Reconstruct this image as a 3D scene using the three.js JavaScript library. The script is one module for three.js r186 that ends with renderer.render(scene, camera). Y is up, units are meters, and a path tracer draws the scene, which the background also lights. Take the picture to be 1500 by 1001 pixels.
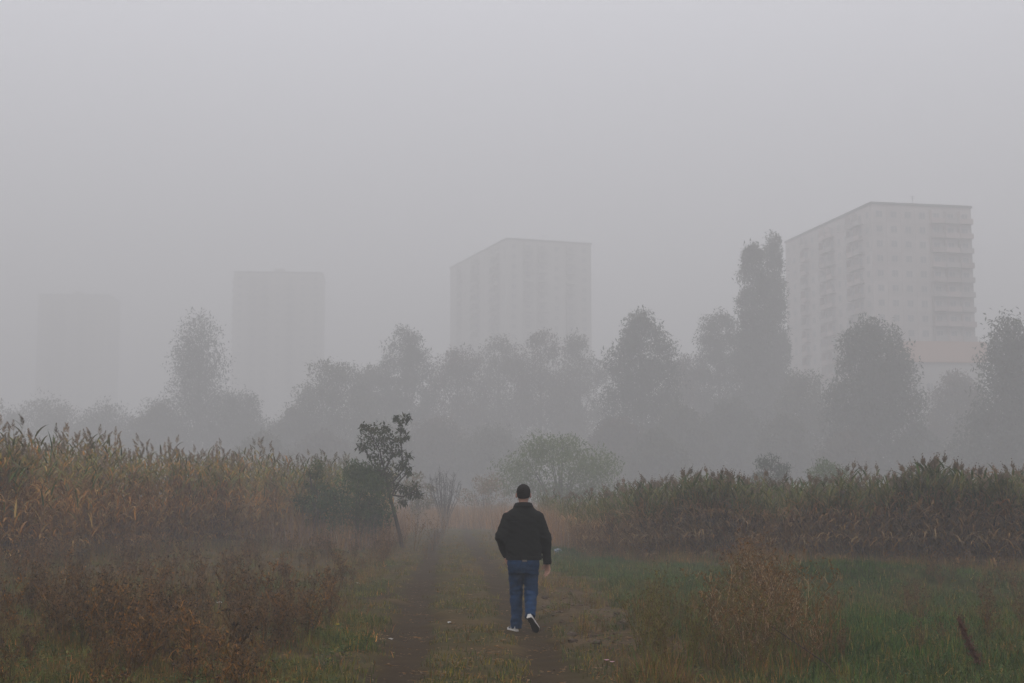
import * as THREE from 'three';
import { ImprovedNoise } from 'three/addons/math/ImprovedNoise.js';
import { mergeGeometries } from 'three/addons/utils/BufferGeometryUtils.js';

// ---------------------------------------------------------------- camera, sky, sun, exposure
const FOCAL = 2083, W0 = 1500, H0 = 1001, HORIZON = 735, EYE = 1.51;
const PITCH = Math.atan((HORIZON - H0 / 2) / FOCAL);
const scene = new THREE.Scene();
const camera = new THREE.PerspectiveCamera(2 * Math.atan(H0 / 2 / FOCAL) * 180 / Math.PI, W0 / H0, 0.1, 4000);
camera.position.set(0, EYE, 0);
camera.rotation.set(PITCH, 0, 0);
const renderer = new THREE.WebGLRenderer({ antialias: true });
renderer.toneMapping = THREE.LinearToneMapping;
renderer.toneMappingExposure = 1.08;
renderer.shadowMap.enabled = true;
renderer.setSize(1024, 683);

function overcastSky() {                     // even stratus: brighter overhead than at the horizon
  const w = 256, h = 128, data = new Float32Array(w * h * 4);
  for (let j = 0; j < h; j++) {
    const e = ((j + 0.5) / h - 0.5) * Math.PI, s = Math.max(0, Math.sin(e));
    const L = 0.74 + 2.1 * s * s;
    for (let i = 0; i < w; i++) {
      const k = (j * w + i) * 4;
      data[k] = L * 0.98; data[k + 1] = L * 0.988; data[k + 2] = L * 1.085; data[k + 3] = 1;
    }
  }
  const t = new THREE.DataTexture(data, w, h, THREE.RGBAFormat, THREE.FloatType);
  t.mapping = THREE.EquirectangularReflectionMapping;
  t.magFilter = THREE.LinearFilter; t.minFilter = THREE.LinearFilter; t.needsUpdate = true;
  return t;
}
const skyTexture = overcastSky();
scene.background = skyTexture;
scene.environment = skyTexture;

const sun = new THREE.DirectionalLight(0xfff0dc, 0.9);
sun.position.set(-45, 120, 45);
sun.target.position.set(0, 0, -30);
sun.castShadow = true;
sun.shadow.radius = 70;                      // a sun spread wide by the fog
sun.shadow.mapSize.set(2048, 2048);
Object.assign(sun.shadow.camera, { left: -120, right: 120, top: 120, bottom: -120, near: 1, far: 500 });
scene.add(sun, sun.target);

scene.fog = new THREE.FogExp2(new THREE.Color().setRGB(0.98, 0.973, 0.94), 0.0052);

// ---------------------------------------------------------------- helpers
function rng(seed) { let a = seed >>> 0; return () => { a = (a + 0x6D2B79F5) | 0; let t = Math.imul(a ^ (a >>> 15), 1 | a); t = (t + Math.imul(t ^ (t >>> 7), 61 | t)) ^ t; return ((t ^ (t >>> 14)) >>> 0) / 4294967296; }; }
const noise = new ImprovedNoise();
const n3 = (x, y, z) => noise.noise(x, y, z);
const fbm = (x, y, z = 0, o = 4) => { let s = 0, a = 0.5, f = 1; for (let i = 0; i < o; i++) { s += a * n3(x * f, y * f, z + i * 7.3); a *= 0.5; f *= 2.03; } return s; };
const clamp = (v, a = 0, b = 1) => Math.min(b, Math.max(a, v));
const lerp = (a, b, t) => a + (b - a) * t;
const sstep = (a, b, v) => { const t = clamp((v - a) / (b - a)); return t * t * (3 - 2 * t); };
function curve(pts, v) {                     // piecewise linear through [v, value]
  if (v <= pts[0][0]) return pts[0][1];
  for (let i = 1; i < pts.length; i++) if (v <= pts[i][0]) return lerp(pts[i - 1][1], pts[i][1], (v - pts[i - 1][0]) / (pts[i][0] - pts[i - 1][0]));
  return pts[pts.length - 1][1];
}
const cp = Math.cos(PITCH), sp = Math.sin(PITCH);
function at(px, py, d) {                     // the place at depth d that the photograph shows at (px, py)
  const x = (px - W0 / 2) / FOCAL, y = -(py - H0 / 2) / FOCAL;
  const dy = y * cp + sp, dz = -(cp - y * sp), k = d / -dz;
  return new THREE.Vector3(x * k, EYE + dy * k, -d);
}
const V = (x, y, z) => new THREE.Vector3(x, y, z);
const lin = (r, g, b) => new THREE.Color().setRGB(r, g, b);

const taken = {};
function numbered(name) { const n = taken[name] = (taken[name] ?? -1) + 1; return n ? `${name}_${String(n).padStart(3, '0')}` : name; }
function tag(o, label, category, group, kind) {
  o.userData.label = label; if (category) o.userData.category = category;
  if (group) o.userData.group = group; if (kind) o.userData.kind = kind;
  return o;
}
function shade(o) { o.traverse(c => { if (c.isMesh) { c.castShadow = true; c.receiveShadow = true; } }); return o; }
function base(name, pos, turn = 0) { const g = new THREE.Group(); g.name = numbered(name); g.position.copy(pos); g.rotation.y = turn; scene.add(g); return g; }
function part(name, geo, mat, parent) { const m = new THREE.Mesh(geo, mat); m.name = name; m.castShadow = m.receiveShadow = true; parent.add(m); return m; }

class MB {                                   // collects triangles with colours
  constructor() { this.p = []; this.c = []; this.i = []; this.n = 0; }
  v(x, y, z, c) { this.p.push(x, y, z); this.c.push(c[0], c[1], c[2]); return this.n++; }
  t(a, b, c) { this.i.push(a, b, c); }
  geo(smooth = false) {
    const g = new THREE.BufferGeometry();
    g.setAttribute('position', new THREE.Float32BufferAttribute(this.p, 3));
    g.setAttribute('color', new THREE.Float32BufferAttribute(this.c, 3));
    g.setIndex(this.i);
    if (smooth) g.computeVertexNormals();
    return g;
  }
  // an arching ribbon: grass blade, reed leaf
  blade(x, y, z, az, len, wid, lean, curl, c, segs = 3) {
    const dx = Math.cos(az), dz = Math.sin(az), sx = -dz, sz = dx;
    let a = lean, h = 0, r = 0, l0, l1; const st = len / segs;
    for (let k = 0; k <= segs; k++) {
      const w = wid * 0.5 * (k === 0 ? 0.75 : 1 - (k / segs) ** 2);
      const X = x + dx * r, Y = y + h, Z = z + dz * r;
      if (k === segs) { const tip = this.v(X, Y, Z, c); this.t(l0, l1, tip); }
      else {
        const a0 = this.v(X - sx * w, Y, Z - sz * w, c), a1 = this.v(X + sx * w, Y, Z + sz * w, c);
        if (k) { this.t(l0, l1, a1); this.t(l0, a1, a0); }
        l0 = a0; l1 = a1;
      }
      h += Math.cos(a) * st; r += Math.sin(a) * st; a += curl / segs;
    }
  }
  tube(pts, rad, c, sides = 5) {
    let prev = null;
    for (let k = 0; k < pts.length; k++) {
      const d = new THREE.Vector3().subVectors(pts[Math.min(k + 1, pts.length - 1)], pts[Math.max(k - 1, 0)]).normalize();
      const u = new THREE.Vector3(0.31, 0.17, 0.93).cross(d).normalize(), w = new THREE.Vector3().crossVectors(d, u);
      const ring = [];
      for (let s = 0; s < sides; s++) {
        const a = s / sides * Math.PI * 2, r = rad[k];
        ring.push(this.v(pts[k].x + (u.x * Math.cos(a) + w.x * Math.sin(a)) * r, pts[k].y + (u.y * Math.cos(a) + w.y * Math.sin(a)) * r, pts[k].z + (u.z * Math.cos(a) + w.z * Math.sin(a)) * r, c));
      }
      if (prev) for (let s = 0; s < sides; s++) { const q = (s + 1) % sides; this.t(prev[s], ring[q], ring[s]); this.t(prev[s], prev[q], ring[q]); }
      prev = ring;
    }
  }
  // one pointed leaf, folded along its rib
  leaf(p, dir, up, len, wid, c) {
    const s = new THREE.Vector3().crossVectors(dir, up).normalize(), m = p.clone().addScaledVector(dir, len * 0.45), e = p.clone().addScaledVector(dir, len), n = new THREE.Vector3().crossVectors(s, dir);
    const a = this.v(p.x, p.y, p.z, c), b = this.v(e.x, e.y, e.z, c), k = wid * 0.5, f = wid * 0.18;
    const l = this.v(m.x - s.x * k + n.x * f, m.y - s.y * k + n.y * f, m.z - s.z * k + n.z * f, c), r = this.v(m.x + s.x * k + n.x * f, m.y + s.y * k + n.y * f, m.z + s.z * k + n.z * f, c);
    this.t(a, l, b); this.t(a, b, r);
  }
}
const pick = (r, list) => list[Math.floor(r() * list.length) % list.length];
const vary = (r, c, k = 0.25) => { const m = 1 + (r() * 2 - 1) * k; return [c[0] * m * (1 + (r() - 0.5) * 0.12), c[1] * m, c[2] * m * (1 + (r() - 0.5) * 0.12)]; };
const randDir = r => { const u = r() * 2 - 1, a = r() * Math.PI * 2, q = Math.sqrt(1 - u * u); return V(q * Math.cos(a), u, q * Math.sin(a)); };

const plantMat = new THREE.MeshPhysicalMaterial({ vertexColors: true, roughness: 1, specularIntensity: 0.25, transmission: 0.35, thickness: 0, side: THREE.DoubleSide });
const barkMat = new THREE.MeshPhysicalMaterial({ vertexColors: true, roughness: 0.95, specularIntensity: 0.3 });

// ---------------------------------------------------------------- the ground
const RUT_A = [[4, -0.55], [8, -0.75], [12.3, -0.95], [17, -1.2], [24, -1.62], [31, -1.85], [40, -2.25], [60, -3.2], [90, -4.4], [140, -7.5]];
const RUT_B = [[4, 0.75], [8, 0.58], [12.3, 0.38], [16.8, 0.22], [24, -0.15], [38, -0.75], [60, -1.8], [90, -2.9], [140, -6]];
const rutA = d => curve(RUT_A, d), rutB = d => curve(RUT_B, d);
const branchD = x => 24.3 + (x + 1.6) * 0.75;               // the side track that turns off past the verge
const LEFT_EDGE = [[-40, 24], [-20, 25.5], [-13, 28], [-11, 32], [-9.8, 38], [-7.6, 45], [-6.2, 50], [-4.9, 55], [-4.3, 80]];   // front of the reed bed: x -> depth
const RIGHT_EDGE = [[1.5, 62], [2.0, 42], [2.6, 39], [3.6, 36.2], [5.5, 34.2], [7.4, 33], [11.8, 31], [20, 29], [40, 27]];
const leftEdge = x => curve(LEFT_EDGE, x), rightEdge = x => curve(RIGHT_EDGE, x);

function surf(x, d) {                        // what covers the ground at (x, depth d)
  const nz = fbm(x * 0.7, d * 0.7, 3.1), nf = fbm(x * 2.6, d * 2.6, 9.4, 3);
  const a = Math.abs(x - rutA(d) + nz * 0.25), b = Math.abs(x - rutB(d) + nz * 0.25);
  let rut = Math.max(1 - sstep(0.14, 0.40, a + nf * 0.2), (1 - sstep(0.12, 0.42, b + nf * 0.22)) * 0.92);
  if (x < -1.2 && x > -9) rut = Math.max(rut, (1 - sstep(0.3, 0.75, Math.abs(d - branchD(x)) * 0.55 + nf * 0.3 + nz * 0.3)) * sstep(-8.5, -4, x) * 0.95);
  const mid = (rutA(d) + rutB(d)) / 2, off = x - mid;
  const verge = sstep(0.95, 1.25, off) * (1 - sstep(1.9, 2.5, off)) * sstep(13.5, 15.5, d) * (1 - sstep(24, 29, d));      // bare cloddy bank
  const track = 1 - sstep(0.9, 1.7, Math.abs(off) + nz * 0.5);
  const meadow = sstep(2.0, 3.2, off + nz * 1.4) * (1 - sstep(-5, -1.5, d - rightEdge(x)));
  const leftGreen = sstep(0.02, 0.22, fbm(x * 0.5 + 4, d * 0.5, 1.7) + (d < 17 ? 0.12 : -0.06)) * sstep(0.9, 1.5, -off);
  return { rut, verge: verge * (1 - rut), track, meadow, leftGreen, off, nz, nf };
}
function ground(x, d) {
  const s = surf(x, d);
  let h = fbm(x * 0.16, d * 0.16, 5.5, 3) * 0.22 * sstep(1.2, 4, Math.abs(s.off)) + s.nz * 0.05;
  h -= s.rut * 0.055; h += s.nf * 0.02 + s.verge * (0.03 + 0.11 * fbm(x * 3.2, d * 4.5, 2.2, 3));
  h += Math.exp(-(((x - 6.3) / 2.6) ** 2) - ((d - 26) / 0.75) ** 2) * 0.36;                                                // low mound in the meadow
  h += sstep(2.2, 8, -s.off) * 0.15;
  if (d > 120) h *= 0.5;
  return h;
}
function groundColour(x, d) {
  const s = surf(x, d);
  const dirt = [0.040, 0.025, 0.011], duff = [0.060, 0.040, 0.014], green = [0.036, 0.046, 0.012], clod = [0.085, 0.058, 0.034], straw = [0.10, 0.066, 0.03];
  const mix = (a, b, t) => [lerp(a[0], b[0], t), lerp(a[1], b[1], t), lerp(a[2], b[2], t)];
  let c = mix(duff, straw, clamp(s.nf + 0.25));
  c = mix(c, green, Math.max(s.meadow * 0.8, s.leftGreen * 0.6, s.track * clamp(0.25 + s.nz * 1.2)));
  c = mix(c, clod, s.verge * clamp(0.5 + s.nf * 1.5));
  c = mix(c, dirt, s.rut);
  const m = 1 + s.nf * 0.5 + fbm(x * 9, d * 9, 4.4, 2) * 0.35;
  return c.map(v => v * m);
}
function grainTexture(size, seed, lo, hi) {  // crumbs and fibres
  const r = rng(seed), d = new Uint8Array(size * size * 4), f = new Float32Array(size * size).fill(0.5);
  for (let k = 0; k < size * size; k++) f[k] = 0.5 + (r() - 0.5) * 0.5;
  for (let s = 0; s < size * 6; s++) {
    let x = r() * size, y = r() * size; const a = r() * 6.283, L = 3 + r() * 14, v = (r() - 0.45) * 0.8;
    for (let q = 0; q < L; q++) { const k = ((y | 0) & (size - 1)) * size + ((x | 0) & (size - 1)); f[k] += v; x += Math.cos(a) + size; y += Math.sin(a) + size; x %= size; y %= size; }
  }
  for (let k = 0; k < size * size; k++) { const v = Math.round(255 * clamp(lerp(lo, hi, clamp(f[k])))); d[k * 4] = d[k * 4 + 1] = d[k * 4 + 2] = v; d[k * 4 + 3] = 255; }
  const t = new THREE.DataTexture(d, size, size); t.wrapS = t.wrapT = THREE.RepeatWrapping; t.magFilter = THREE.LinearFilter; t.needsUpdate = true; return t;
}
{
  const axis = (lim, fine, from) => { const o = []; let v = 0, st = fine; while (v < lim) { o.push(v); if (v > from) st *= 1.09; v += st; } o.push(lim); return o; };
  const half = axis(700, 0.09, 9), xs = [...half.slice(1).reverse().map(v => -v), ...half];
  const ds = []; { let v = 6.5, st = 0.09; const back = []; let b = 6.5, bs = 0.3; while (b > -150) { b -= bs; bs *= 1.2; back.push(b); } ds.push(...back.reverse()); while (v < 900) { ds.push(v); if (v > 24) st *= 1.012; if (v > 60) st *= 1.07; v += st; } ds.push(900); }
  const pos = [], col = [], uv = [], idx = [];
  for (const d of ds) for (const x of xs) { pos.push(x, ground(x, d), -d); col.push(...groundColour(x, d)); uv.push(x / 2.7, d / 2.7); }
  const nx = xs.length;
  for (let j = 0; j + 1 < ds.length; j++) for (let i = 0; i + 1 < nx; i++) { const a = j * nx + i; idx.push(a, a + 1, a + nx, a + 1, a + nx + 1, a + nx); }
  const g = new THREE.BufferGeometry();
  g.setAttribute('position', new THREE.Float32BufferAttribute(pos, 3)); g.setAttribute('color', new THREE.Float32BufferAttribute(col, 3)); g.setAttribute('uv', new THREE.Float32BufferAttribute(uv, 2));
  g.setIndex(idx); g.computeVertexNormals();
  const grain = grainTexture(1024, 5, 0.55, 1), bump = grainTexture(1024, 8, 0, 1);
  const m = new THREE.Mesh(g, new THREE.MeshPhysicalMaterial({ vertexColors: true, map: grain, bumpMap: bump, bumpScale: 0.012, roughness: 0.97, specularIntensity: 0.12 }));
  m.name = 'ground'; m.receiveShadow = m.castShadow = true;
  tag(m, 'damp brown earth with two wheel ruts and patches of turf', 'ground', null, 'structure');
  scene.add(m);
}
const G = (x, d) => ground(x, d);
const onGround = (px, d, py = 800) => { const p = at(px, py, d); p.y = G(p.x, d); return p; };

// ---------------------------------------------------------------- plant shapes
const straw = [0.33, 0.19, 0.06], ochre = [0.29, 0.14, 0.03], rust = [0.20, 0.095, 0.026], umber = [0.092, 0.056, 0.022], greyTan = [0.23, 0.155, 0.085], leafGreen = [0.052, 0.080, 0.015], oliveGreen = [0.095, 0.092, 0.018], deepGreen = [0.026, 0.05, 0.014], yellowGreen = [0.18, 0.14, 0.02];
function tuft(seed, n, lo, hi, wid, rad, cols, curl = 1.1, leanMax = 0.6) {
  const r = rng(seed), m = new MB();
  for (let k = 0; k < n; k++) {
    const a = r() * 6.283, q = Math.sqrt(r()) * rad, L = lerp(lo, hi, r());
    m.blade(Math.cos(a) * q, -0.01, Math.sin(a) * q, r() * 6.283, L, wid * (0.7 + r() * 0.6), r() * leanMax, (r() - 0.2) * curl, vary(r, pick(r, cols), 0.5), L > 0.2 ? 3 : 2);
  }
  return m.geo();
}
function dryWeed(seed, h, cols, headCols, heads = 1, stems = 4) {            // branching dead stems with seed heads
  const r = rng(seed), m = new MB();
  const twig = (p, az, lean, len, rad, depth) => {
    const pts = [p]; let a = lean; const n = 3; let q = p;
    for (let k = 0; k < n; k++) { a += (r() - 0.5) * 0.3; q = q.clone().add(V(Math.cos(az) * Math.sin(a), Math.cos(a), Math.sin(az) * Math.sin(a)).multiplyScalar(len / n)); pts.push(q); }
    const c = vary(r, pick(r, cols));
    m.tube(pts, [rad, rad * 0.8, rad * 0.6, rad * 0.4], c, 3);
    for (let k = 0; k < 2; k++) m.blade(pts[1 + k].x, pts[1 + k].y, pts[1 + k].z, r() * 6.283, 0.05 + r() * 0.09, 0.009, 0.5 + r() * 0.7, 1.0, vary(r, pick(r, cols)), 2);
    if (depth > 0) { const nb = 2 + Math.floor(r() * 3); for (let b = 0; b < nb; b++) { const s = pts[1 + Math.floor(r() * 3)]; twig(s, r() * 6.283, 0.35 + r() * 0.6, len * (0.35 + r() * 0.3), rad * 0.6, depth - 1); } }
    else if (heads) for (let k = 0; k < 5; k++) m.leaf(q, randDir(r), randDir(r), 0.018 + r() * 0.022, 0.015, vary(r, pick(r, headCols)));
  };
  for (let s = 0; s < stems; s++) twig(V((r() - 0.5) * 0.12, -0.02, (r() - 0.5) * 0.12), r() * 6.283, r() * 0.35, h * (0.6 + r() * 0.4), 0.006, 2);
  return m.geo();
}
function herb(seed, n, h, size, cols) {                                      // leafy clump
  const r = rng(seed), m = new MB();
  for (let k = 0; k < n; k++) {
    const a = r() * 6.283, q = Math.sqrt(r()) * h * 0.7, y = h * (0.15 + r() * 0.85) * (1 - q / h * 0.5);
    const d = V(Math.cos(a), 0.5 - r() * 0.9, Math.sin(a)).normalize();
    m.leaf(V(Math.cos(a) * q, y, Math.sin(a) * q), d, V(r() - 0.5, 1, r() - 0.5).normalize(), size * (0.6 + r() * 0.8), size * 0.5, vary(r, pick(r, cols)));
  }
  return m.geo();
}
function reedParts(seed, h, o) {                                             // one reed: stem, leaves, plume
  const r = rng(seed), st = new MB(), lf = new MB(), pl = new MB();
  const bend = 0.05 + r() * 0.1, az = r() * 6.283, P = t => V(Math.cos(az) * bend * h * t * t, h * t, Math.sin(az) * bend * h * t * t);
  st.tube([P(0), P(0.35), P(0.7), P(1)], [0.006, 0.0055, 0.004, 0.002], vary(r, pick(r, o.stem)), 3);
  const n = o.leaves;
  for (let k = 0; k < n; k++) {
    const t = 0.06 + 0.93 * (k + r() * 0.6) / n, p = P(t), top = clamp((t - o.greenFrom) * 3 + (r() - 0.5) * 0.8) > 0.5;
    lf.blade(p.x, p.y, p.z, k * 2.6 + r() * 1.2, (0.34 + r() * 0.32) * (t > 0.88 ? 0.7 : 1), 0.030 + r() * 0.020, 0.35 + r() * 0.75, top ? 0.5 + r() * 0.9 : 0.7 + r() * 1.5, vary(r, top ? pick(r, o.green) : pick(r, o.dry), 0.5), 4);
  }
  if (o.plume) {
    const p0 = P(0.98), dr = r() * 6.283;
    for (let k = 0; k < 46; k++) {
      const t = r(), q = p0.clone().add(V(Math.cos(dr) * 0.10 * t * t, 0.24 * t, Math.sin(dr) * 0.10 * t * t));
      const w = 0.055 * (1 - t) + 0.012, a = r() * 6.283;
      pl.leaf(q, V(Math.cos(a) * 0.6 + Math.cos(dr) * 0.4, 0.7, Math.sin(a) * 0.6 + Math.sin(dr) * 0.4).normalize(), randDir(r), w * 1.7, 0.016, vary(r, pick(r, o.plumeCols)));
    }
  }
  return [st, lf, pl];
}
const LEFT_REED = { stem: [ochre, straw, rust], leaves: 17, greenFrom: 0.64, green: [[0.07, 0.10, 0.022], oliveGreen, [0.16, 0.15, 0.045], yellowGreen], dry: [[0.40, 0.20, 0.045], [0.36, 0.22, 0.07], [0.42, 0.26, 0.09], rust, [0.44, 0.21, 0.05], ochre], plumeCols: [[0.24, 0.17, 0.11], [0.18, 0.13, 0.085], [0.28, 0.21, 0.14]], plume: true };
const RIGHT_REED = { stem: [straw, [0.36, 0.22, 0.09], ochre], leaves: 15, greenFrom: 0.58, green: [leafGreen, oliveGreen, oliveGreen, [0.13, 0.12, 0.045]], dry: [[0.36, 0.215, 0.085], ochre, [0.14, 0.08, 0.03], rust, straw, [0.44, 0.27, 0.12]], plumeCols: [[0.22, 0.165, 0.11], [0.16, 0.12, 0.08]], plume: false };
function reedGeo(seed, h, o) {
  const m = new MB();
  for (const q of reedParts(seed, h, o)) { const b = m.n; m.p.push(...q.p); m.c.push(...q.c); for (const i of q.i) m.i.push(i + b); m.n += q.n; }
  return m.geo();
}

// scatter: one uncountable mass = one object; each variant of its plants an instanced mesh inside it
function stuff(name, label, category, plantName, geos, spots) {
  const g = new THREE.Group(); g.name = numbered(name); tag(g, label, category, null, 'stuff'); scene.add(g);
  const mat4 = new THREE.Matrix4(), q = new THREE.Quaternion(), e = new THREE.Euler(), c = new THREE.Color();
  geos.forEach((geo, v) => {
    const mine = spots.filter((_, i) => i % geos.length === v); if (!mine.length) return;
    const im = new THREE.InstancedMesh(geo, plantMat, mine.length); im.name = `${plantName}${v ? '_' + String(v).padStart(3, '0') : ''}`;
    mine.forEach((s, i) => {
      q.setFromEuler(e.set(s.tx ?? 0, s.rot, s.tz ?? 0));
      mat4.compose(V(s.x, s.y ?? G(s.x, s.d), -s.d), q, V(s.s * (s.w ?? 1), s.s, s.s * (s.w ?? 1)));
      im.setMatrixAt(i, mat4); im.setColorAt(i, c.setRGB(...(s.c ?? [1, 1, 1])));
    });
    im.castShadow = im.receiveShadow = true; im.userData.kind = 'stuff'; g.add(im);
  });
  return g;
}
function spread(seed, tries, d0, d1, power, keep) {          // random places in the fan in view (and a margin), kept by keep(x, d, s, r)
  const r = rng(seed), out = [];
  for (let k = 0; k < tries; k++) {
    const d = d0 * Math.pow(d1 / d0, Math.pow(r(), power)), x = (r() * 2 - 1) * (0.40 * d + 2.6);
    const s = keep(x, d, r); if (s) out.push({ x, d, rot: r() * 6.283, tx: (r() - 0.5) * 0.25, tz: (r() - 0.5) * 0.25, ...s });
  }
  return out;
}
const tint = (r, k = 0.22) => { const m = 1 + (r() * 2 - 1) * k, w = (r() - 0.5) * 0.16; return [m * (1 + w), m, m * (1 - w)]; };
const inLeftReeds = (x, d) => x < rutA(d) - 1.6 && d > leftEdge(x);
const inRightReeds = (x, d) => x > rutB(d) + 2 && d > rightEdge(x);

// ---------------------------------------------------------------- ground cover
{
  const green = [leafGreen, oliveGreen, leafGreen, yellowGreen], mixed = [oliveGreen, umber, rust, leafGreen, [0.12, 0.085, 0.03]], brown = [umber, rust, ochre, greyTan];
  const turf = [1, 2, 3, 4, 5].map(k => tuft(100 + k, 16, 0.03, 0.10, 0.009, 0.10, k < 4 ? mixed : green, 1.4, 1.0));
  stuff('path_turf', 'trodden short turf growing between and beside the wheel ruts', 'grass', 'turf_tuft', turf,
    spread(11, 46000, 8, 75, 0.85, (x, d, r) => { const s = surf(x, d); if (Math.abs(s.off) > 2.6 || r() < s.rut * 1.15 || r() < s.verge * 0.85) return null; const p = clamp(0.35 + s.nz * 1.6 + s.nf * 0.7); if (r() > p) return null; return { s: 0.6 + r() * 0.7, c: tint(r, 0.3) }; }));
  const lawn = [1, 2, 3, 4, 5].map(k => tuft(120 + k, 22, 0.07, 0.20, 0.010, 0.14, [leafGreen, leafGreen, deepGreen, [0.05, 0.09, 0.025], k === 4 ? straw : oliveGreen], 1.6, 0.9));
  stuff('meadow_grass', 'green meadow grass beyond the dry weeds beside the track', 'grass', 'grass_tuft', lawn,
    spread(12, 62000, 9, 45, 0.8, (x, d, r) => { const s = surf(x, d); const w = Math.max(s.meadow, s.leftGreen * 0.8 * (d < 24 ? 1 : 0.35)); if (inRightReeds(x, d) || inLeftReeds(x, d) || r() > w) return null; const p = fbm(x * 0.45, d * 0.45, 8.8); return { s: 0.55 + r() * 0.6 + p * 0.8, c: tint(r, 0.4).map((v, i) => v * (i === 1 ? 1 : 1 - p * 0.9) * (x < 0 && i === 0 ? 1.7 : x < 0 && i === 1 ? 1.15 : 1)) }; }));
  const dry = [1, 2, 3, 4, 5, 6].map(k => tuft(140 + k, 20, 0.16, 0.5, 0.009, 0.13, k < 3 ? [umber, rust, umber, oliveGreen] : k < 5 ? [[0.16, 0.085, 0.028], rust, umber, oliveGreen] : [umber, oliveGreen, umber, leafGreen], 1.5, 0.8));
  stuff('dry_grass', 'brown withered grass along the verge below the reeds', 'grass', 'grass_tuft', dry,
    spread(13, 62000, 8.5, 62, 0.85, (x, d, r) => {
      const s = surf(x, d); if (inRightReeds(x, d) && d > rightEdge(x) + 3) return null; if (inLeftReeds(x, d) && d > leftEdge(x) + 3) return null; if (r() < s.rut) return null;
      let w = 0, h = 1;
      if (s.off < -1.1) { w = sstep(-1.1, -2.4, s.off) * clamp(0.6 + s.nz * 1.4 + sstep(-7, 0, d - leftEdge(x)) * 0.4); h = 0.36 + s.nz * 0.4 + sstep(-7, 0, d - leftEdge(x)) * 0.7; }
      else if (s.off > 1.2) { w = sstep(-3.2, -0.6, d - rightEdge(x)) + clamp(fbm(x * 0.4 + 7, d * 0.4, 3.3) * 1.6) * 0.6 + 0.04; h = 0.5 + sstep(-3, 0, d - rightEdge(x)) * 0.45; }
      else if (d > 30) { w = 0.25; h = 0.35; }
      if (r() > w) return null; return { s: h * (0.55 + r() * 0.75), c: tint(r, 0.45).map((v, i) => v * [1.35, 1.3, 1.15][i]) };
    }));
  const weeds = [1, 2, 3, 4].map(k => dryWeed(160 + k, 0.42, [umber, rust, umber], [umber, [0.05, 0.035, 0.025], rust], 1, 4));
  stuff('dead_weeds', 'dark dead weed stems with seed heads before the reeds', 'weeds', 'weed_stem', weeds,
    spread(14, 3000, 9, 42, 0.8, (x, d, r) => { const s = surf(x, d); if (inLeftReeds(x, d) || s.rut > 0.2) return null; const w = s.off < -1.7 ? clamp(0.45 + s.nz * 2) : 0; if (r() > w) return null; return { s: 0.5 + r() * 0.75, c: tint(r, 0.3) }; }));
  const herbs = [1, 2, 3].map(k => herb(180 + k, 46, 0.13, 0.034, [leafGreen, deepGreen, oliveGreen, k === 3 ? yellowGreen : leafGreen]));
  stuff('low_herbs', 'low leafy green herbs among the dead grass', 'herbs', 'herb', herbs,
    spread(15, 6500, 9, 34, 0.8, (x, d, r) => { const s = surf(x, d); if (inLeftReeds(x, d) || inRightReeds(x, d) || s.rut > 0.25 || Math.abs(s.off) < 0.9) return null; if (r() > clamp(0.12 + Math.max(s.leftGreen * 0.7, s.meadow * 0.25))) return null; return { s: 0.5 + r() * 0.9, c: tint(r, 0.25) }; }));
  const rl = rng(77), bits = [0, 1, 2].map(k => { const m = new MB(); for (let q = 0; q < 7; q++) m.leaf(V((rl() - 0.5) * 0.3, 0.006 + rl() * 0.012, (rl() - 0.5) * 0.3), V(rl() - 0.5, 0.12 * (rl() - 0.3), rl() - 0.5).normalize(), V(0.2 * (rl() - 0.5), 1, 0.2 * (rl() - 0.5)).normalize(), 0.03 + rl() * 0.05, 0.015 + rl() * 0.02, vary(rl, pick(rl, [greyTan, [0.15, 0.09, 0.04], umber, umber, rust]))); return m.geo(); });
  stuff('fallen_leaves', 'fallen leaves and straw bits strewn over the track', 'leaves', 'leaf_scatter', bits,
    spread(16, 9000, 8.5, 45, 0.85, (x, d, r) => { const s = surf(x, d); if (Math.abs(s.off) > 2.8 && s.rut < 0.3) return null; return r() < 0.45 ? { s: 0.5 + r() * 0.8, tx: 0, tz: 0, c: tint(r, 0.25) } : null; }));
  const clodGeo = [1, 2, 3].map(k => { const g = new THREE.IcosahedronGeometry(1, 1), p = g.attributes.position, col = []; for (let i = 0; i < p.count; i++) { const f = 0.75 + 0.5 * n3(p.getX(i) * 1.3 + k * 5, p.getY(i) * 1.3, p.getZ(i) * 1.3) + 0.15; p.setXYZ(i, p.getX(i) * f, p.getY(i) * f * 0.6, p.getZ(i) * f); col.push(0.072, 0.048, 0.031); } g.setAttribute('color', new THREE.Float32BufferAttribute(col, 3)); g.computeVertexNormals(); return g; });
  stuff('earth_clods', 'clods of bare earth on the cloddy verge and in the ruts', 'soil', 'clod', clodGeo,
    spread(17, 22000, 9, 32, 0.8, (x, d, r) => { const s = surf(x, d); const w = Math.max(s.verge * 0.7, s.rut * 0.10); if (r() > w) return null; return { s: 0.008 + r() * r() * (s.verge > 0.3 ? 0.06 : 0.02), c: tint(r, 0.3) }; }));
}
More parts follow.
